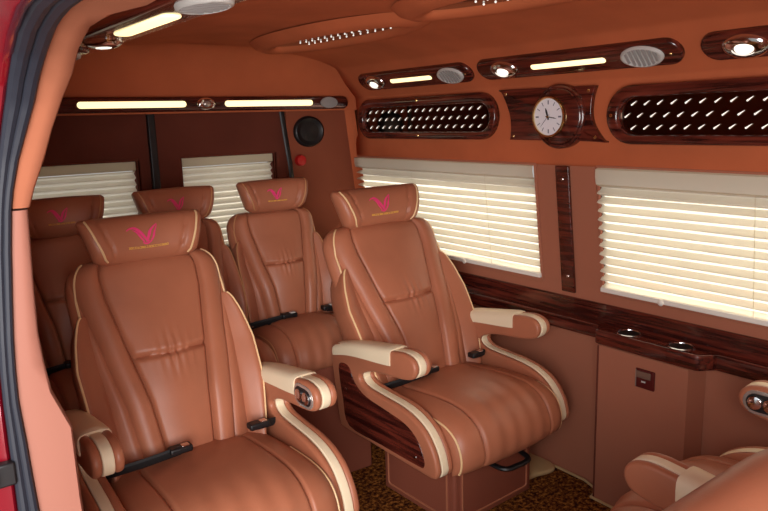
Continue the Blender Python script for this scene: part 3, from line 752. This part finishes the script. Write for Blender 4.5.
    while x < 40:
        wd = rnd.choice((2.6, 3.2, 3.8)); y0 = -25.5
        k = rnd.randint(0, 3)
        if k != 1: ribbon(mb, [P2(x, y0 - 2.6), P2(x + 0.2, y0 + 2.4)], (0.0006, 0.0006, 0.0006))
        if k != 2: ribbon(mb, [P2(x, y0 + 2.2), P2(x + wd - 0.6, y0 + 2.2)], (0.0006, 0.0006, 0.0006))
        ribbon(mb, [P2(x, y0 - 2.2), P2(x + wd - 0.6, y0 - 2.2)], (0.0006, 0.0006, 0.0006))
        if k != 0: ribbon(mb, [P2(x + wd - 0.8, y0 - 2.6), P2(x + wd - 0.9, y0 + 2.4)], (0.0006, 0.0006, 0.0006))
        x += wd + 0.9
    mb.build('stitched_lettering', M['yellow'], hr, fix=False)
    for sd in (-1, 1):
        p0 = S.pos(sd * 0.05, 0.93, -0.01); p1 = S.head(sd * 0.4, 0.2, -0.02)
        MB().tube([p0, p1], 0.006, 10).build('headrest_post', M['chrome'], o)
    # seat cushion
    sp = spline(cush['path'], 14); N = len(sp); acc = [0.0]
    for a, c in zip(sp, sp[1:]): acc.append(acc[-1] + (c - a).length)
    hw = cush['hw']; T = 0.055
    def cu(i):
        t = (sp[min(N - 1, i + 1)] - sp[max(0, i - 1)]).normalized(); return sp[i], Vector((-t.y, t.x)), acc[i] / acc[-1]
    # path runs from back to front and down: outward normal is to the right-hand side of travel
    def cpos(x, i, d):
        p, n, u = cu(i); n = -n
        return Vector((x, p.x + n.x * d, p.y + n.y * d))
    def cd(q, u):
        ex = math.sqrt(max(0, 1 - abs(q) ** 6)); eu = math.sqrt(max(0, 1 - abs(2 * u - 1) ** 10)); a = abs(q)
        d = T
        if u > 0.30: k = (a - 0.62) * hw
        else: k = (math.sqrt((a / 0.62) ** 2 + ((0.30 - u) / 0.17) ** 2) - 1) * hw * 0.62
        d -= 0.010 * gauss(k, 0.0045)
        d += 0.004 + (0.011 * (1 - math.exp(k / 0.035)) if k < 0 else 0.0)
        if k < 0: d += 0.0016 * math.sin(24 * q + 6 * u) * gauss(u - 0.86, 0.18) * (1 - math.exp(k / 0.02)) + 0.0012 * math.sin(11 * q + 30 * u) * gauss(u - 0.3, 0.2) * (1 - math.exp(k / 0.02))
        d += 0.010 * max(0, a - 0.7)
        return d * ex * eu, 0.05 * ex * eu
    Fr = []; Bk = []; qs = [-1 + 0.02 * k / 4 for k in range(4)] + [-0.98 + 1.96 * k / 120 for k in range(121)] + [0.985, 0.99, 0.995, 1.0]
    for i in range(N):
        u = acc[i] / acc[-1]; a = []; c = []
        for q in qs:
            df, db = cd(q, u); a.append(cpos(q * hw, i, df)); c.append(cpos(q * hw, i, -db * 0.8))
        Fr.append(a); Bk.append(c)
    sc_ = closed_pillow(Fr, Bk).build('seat_cushion', LT, o, sharp=75)
    for sd in (-1, 1):
        pts = [cpos(sd * hw * 0.955, i, cd(0.955, acc[i] / acc[-1])[0] + 0.0006) for i in range(int(N * 0.30), N - 3)]
        MB().tube(pts, S.pr, 6).build('piping', M[S.pm], sc_)
    # seat belt across the back of the cushion
    zb = cush['belt']
    for sd in (-1, 1):
        pts = spline([(sd * hw * 0.98, zb[0] + 0.02, zb[1] - 0.01), (sd * hw * 0.6, zb[0], zb[1]), (sd * hw * 0.2, zb[0] - 0.006, zb[1] + 0.008)] if sd < 0 else [(sd * hw * 0.98, zb[0] + 0.02, zb[1] - 0.004), (sd * hw * 0.74, zb[0] - 0.002, zb[1] + 0.008)], 6)
        bl = MB().tube(pts, 0.016, 8, flat=0.45, up=(0, 1, 0.4)).build('seat_belt', M['belt'], o)
        e = pts[-1]
        MB().box((e.x, e.y, e.z + 0.004), (0.060, 0.032, 0.018)).build('buckle', M['black'], bl, bevel=0.005)
        MB().box((e.x + 0.012, e.y - 0.004, e.z + 0.0135), (0.020, 0.018, 0.004)).build('release_button', M['chrome'] if arms else M['vent'], bl, bevel=0.001)
    if arms:
        for sd in (-1, 1):
            xc = sd * 0.272
            ar = empty('armrest', (xc, 0, 0)); ar.parent = o
            ol = spline([(0.25, 0.296), (0.275, 0.318), (0.29, 0.40), (0.305, 0.50), (0.308, 0.552), (0.29, 0.578), (0.20, 0.593), (0.08, 0.612), (-0.02, 0.628), (-0.07, 0.632), (-0.106, 0.621), (-0.119, 0.594), (-0.104, 0.565), (-0.06, 0.551), (0.02, 0.543), (0.09, 0.534),
                         (0.135, 0.518), (0.152, 0.502), (0.145, 0.486), (0.115, 0.474), (0.05, 0.468), (-0.03, 0.462), (-0.095, 0.448), (-0.15, 0.418), (-0.188, 0.37), (-0.204, 0.325), (-0.203, 0.302), (-0.185, 0.286), (-0.12, 0.286), (0.10, 0.292)], 4, True)
            P = [(p.x, p.y) for p in ol]
            f = lambda y, z, t: (t, y, z)
            out = sd     # outer side
            MB().slab(P, out * 0.012, out * 0.034, 0.010, f).build('outer_shell', LT, ar)
            MB().slab(P, -out * 0.034, -out * 0.012, 0.010, f).build('inner_shell', LT, ar)
            # cream band between the two shells
            MB().slab(P, -0.0125, 0.0125, 0.003, lambda y, z, t: (t, y, z)).build('cream_band', M['cream'], ar)
            # cream pad saddling the top
            top = [(0.292, 0.570), (0.20, 0.5925), (0.08, 0.612), (-0.008, 0.6255)]
            tp = spline(top, 5); Pd = []
            for i, p in enumerate(tp):
                q = i / (len(tp) - 1); drop = 0.030 + 0.014 * math.sin(q * PI * 0.5) ** 3
                e = 1.0 if 0 < i < len(tp) - 1 else 0.55
                row = []
                for x, dz in ((-0.0375, -drop), (-0.039, -drop * 0.5), (-0.0375, -0.006), (-0.032, 0.004), (-0.018, 0.009), (0, 0.0105), (0.018, 0.009), (0.032, 0.004), (0.0375, -0.006), (0.039, -drop * 0.5), (0.0375, -drop), (0.02, -drop), (-0.02, -drop)):
                    row.append((x * (0.97 + 0.03 * e), p.x, p.y + (dz if dz < 0 else dz * e)))
                Pd.append(row)
            mb = MB(); mb.grid(Pd, closed_v=True); k = len(Pd[0]); mb.f.append(tuple(range(k))); mb.f.append(tuple((len(Pd) - 1) * k + j for j in range(k))[::-1])
            mb.build('arm_pad', M['cream'], ar, sharp=60)
            # rosewood inset with two bolts on the outer face
            wl = spline([(0.215, 0.315), (0.245, 0.40), (0.262, 0.50), (0.245, 0.525), (0.205, 0.520), (0.175, 0.475), (0.12, 0.446), (0.02, 0.432), (-0.07, 0.418), (-0.125, 0.385), (-0.150, 0.34), (-0.150, 0.312), (-0.12, 0.306), (0.05, 0.309)], 4, True)
            wi = MB().slab([(p.x, p.y) for p in wl], out * 0.030, out * 0.0365, 0.002, f).build('wood_inset', M['wood'], ar)
            for y, z in ((0.225, 0.44), (-0.115, 0.33)): MB().sphere((out * 0.0365, y, z), 0.006, 10, 6, (0.6, 1, 1)).build('bolt', M['chrome'], wi)
            if sd == control_side:
                cpn = MB().slab(stadium(-0.056, 0.592, 0.100, 0.062, 8), -out * 0.032, -out * 0.0375, 0.002, f).build('control_panel', M['lens_off'], ar)
                MB().slab(stadium(-0.056, 0.592, 0.084, 0.046, 8), -out * 0.034, -out * 0.0385, 0.001, f).build('dark_plate', M['black'], cpn)
                for y in (-0.076, -0.040): MB().lathe([(0.013, 0.038), (0.013, 0.043), (0.010, 0.045), (0.0001, 0.0445)], lambda a, c, t: (-out * t, y + a * 1.3, 0.592 + c * 1.3), 20).build('button', M['chrome'], cpn)
        if base:
            bs = MB().slab(rrect(0.070, 0.10, 0.375, 0.36, 0.012), 0.0, 0.285, 0.006, lambda a, c, t: (a, c, t)).build('base', M['baseleather'], o)
            for ax, c0, Lh in (('f', 0.070, 0.325), ('l', 0.10, 0.31), ('r', 0.10, 0.31)):
                fn = {'f': lambda a, c, t: (a, -0.080 - t, c), 'l': lambda a, c, t: (-0.1175 - t, a, c), 'r': lambda a, c, t: (0.2575 + t, a, c)}[ax]
                pn = MB().slab(rrect(c0, 0.115, Lh, 0.19, 0.012), -0.002, 0.004, 0.002, fn).build('drawer_front' if ax == 'f' else 'side_panel', M['baseleather'], bs)
                MB().tube([fn(p[0], p[1], 0.0045) for p in rrect(c0, 0.115, Lh - 0.012, 0.178, 0.012)], 0.0035, 6, closed=True).build('raised_border', M['leather'], pn)
            MB().tube(spline([(-0.05, -0.12, 0.244), (-0.045, -0.215, 0.240), (0.0, -0.236, 0.242), (0.06, -0.228, 0.244), (0.085, -0.13, 0.246)], 6), 0.010, 8, flat=0.7).build('release_lever', M['black'], o)
    elif base:
        MB().slab(rrect(0, 0.08, 2 * hw * 0.98, 0.38, 0.012), 0.0, cush['base'], 0.008, lambda a, c, t: (a, c, t)).build('base', M['baseleather'], o)
    return o

VIP = SeatShape([(0.185, 0.385), (0.222, 0.47), (0.280, 0.60), (0.340, 0.73), (0.402, 0.85), (0.445, 0.928)], 0.385, width=1.11)
VIP.hh = 0.128; VIP.hc = (0.432, 0.982); VIP.ht = 0.27; VIP.xi = 0.165
VIP.HW = [(0, 0.128), (0.10, 0.146), (0.5, 0.162), (1, 0.177)]
VIP.WL = [(0, 0.212), (0.12, 0.226), (0.3, 0.244), (0.5, 0.250), (0.62, 0.238), (0.74, 0.218)]
WIDE = SeatShape(VIP.ctrl, 0.385, width=1.24)
WIDE.hc = (0.450, 0.985); WIDE.ht = 0.27; WIDE.xi = 0.165
WIDE.HW = [(a, b_ * 1.09) for a, b_ in VIP.HW]; WIDE.WL = [(a, b_ * 1.08) for a, b_ in VIP.WL]
VC = dict(path=[(0.27, 0.362), (0.14, 0.378), (-0.01, 0.391), (-0.115, 0.392), (-0.172, 0.374), (-0.196, 0.332), (-0.198, 0.278)], hw=0.240, belt=(0.108, 0.461))
seatM = make_seat(WIDE, 'tan leather captain seat beside the far-side windows, facing the camera, wooden panel on its arm', 'seat', True, VC, 0, 'captain seats', loc=(1.480, 1.565, 0), rz=math.radians(1.5))
seatL = make_seat(VIP, 'large tan leather captain seat nearest the open door, with chrome control on its arm', 'seat', True, VC, 1, 'captain seats', loc=(0.612, 1.56, 0), rz=math.radians(-1))
seatT = make_seat(VIP, 'tan captain seat at the lower right, turned to the rear, beside the console', 'seat', True, VC, -1, 'captain seats', loc=(1.44, 0.635, 0), rz=PI + math.radians(4))
REAR = SeatShape([(0.185, 0.54), (0.20, 0.60), (0.23, 0.70), (0.262, 0.80), (0.296, 0.89), (0.320, 0.960)], 0.5, width=0.90)
REAR.hc = (0.290, 1.022); REAR.ht = 0.16; REAR.xi = 0.125; REAR.hh = 0.114; REAR.pr = 0.0022; REAR.pm = 'tanpiping'; REAR.es = 0.85
REAR.HW = [(0, 0.104), (0.12, 0.120), (0.5, 0.134), (1, 0.147)]
REAR.WL = [(0, 0.182), (0.25, 0.190), (0.5, 0.189), (0.66, 0.182), (0.78, 0.170)]
RC = dict(path=[(0.22, 0.50), (0.12, 0.51), (0.02, 0.518), (-0.04, 0.508), (-0.068, 0.475), (-0.070, 0.43)], hw=0.184, belt=(0.108, 0.578), base=0.46)
seatR = make_seat(REAR, 'back-row tan leather seat in the far corner, seen between the two captain seats', 'seat', False, RC, 0, 'back-row seats', loc=(1.238, 2.11, 0), rz=math.radians(-4))
a = copy_tree(seatR); a.location = (0.865, 2.10, 0); a.rotation_euler = (0, 0, 0); a['label'] = 'middle back-row tan seat, its headrest rising behind the nearest captain seat'
a = copy_tree(seatR); a.location = (0.485, 2.10, 0); a.rotation_euler = (0, 0, 0); a['label'] = 'leftmost back-row seat in deep shade next to the door pillar'

# low padded seat right beside the camera: only the shoulder of its back shows
LOW = SeatShape([(0.185, 0.42), (0.20, 0.50), (0.225, 0.62), (0.25, 0.74), (0.27, 0.83), (0.285, 0.90)], 0.4, width=1.2)
o = empty('jump_seat', (0.68, 0.60, 0), PI); tag(o, 'pinkish tan seat back at the bottom right corner, nearest the camera', 'seat')
Fr = []; Bk = []
for i in range(45):
    h = i / 44 * 0.9 if i < 34 else 0.695 + 0.305 * math.sin(PI / 2 * (i - 33) / 11)
    w_ = LOW.back_w(h); e = math.sqrt(max(0, 1 - max(0, (h - 0.8) / 0.2) ** 2.5)); a = []; c = []
    for q in sgrid(30):
        ex = math.sqrt(max(0, 1 - abs(q) ** 5)); a.append(LOW.pos(q * w_, h, 0.055 * ex * e)); c.append(LOW.pos(q * w_, h, -0.055 * ex * e))
    Fr.append(a); Bk.append(c)
mb = closed_pillow(Fr, Bk); mb.grid([Fr[0], Bk[0]]); mb.build('backrest', M['leather'], o, sharp=75)
MB().slab(rrect(0, 0.03, 0.46, 0.44, 0.05), 0.30, 0.43, 0.045, lambda a, c, t: (a, c, t)).build('seat_cushion', M['leather'], o)
MB().slab(rrect(0, 0.06, 0.36, 0.34, 0.012), 0.0, 0.31, 0.006, lambda a, c, t: (a, c, t)).build('base', M['baseleather'], o)
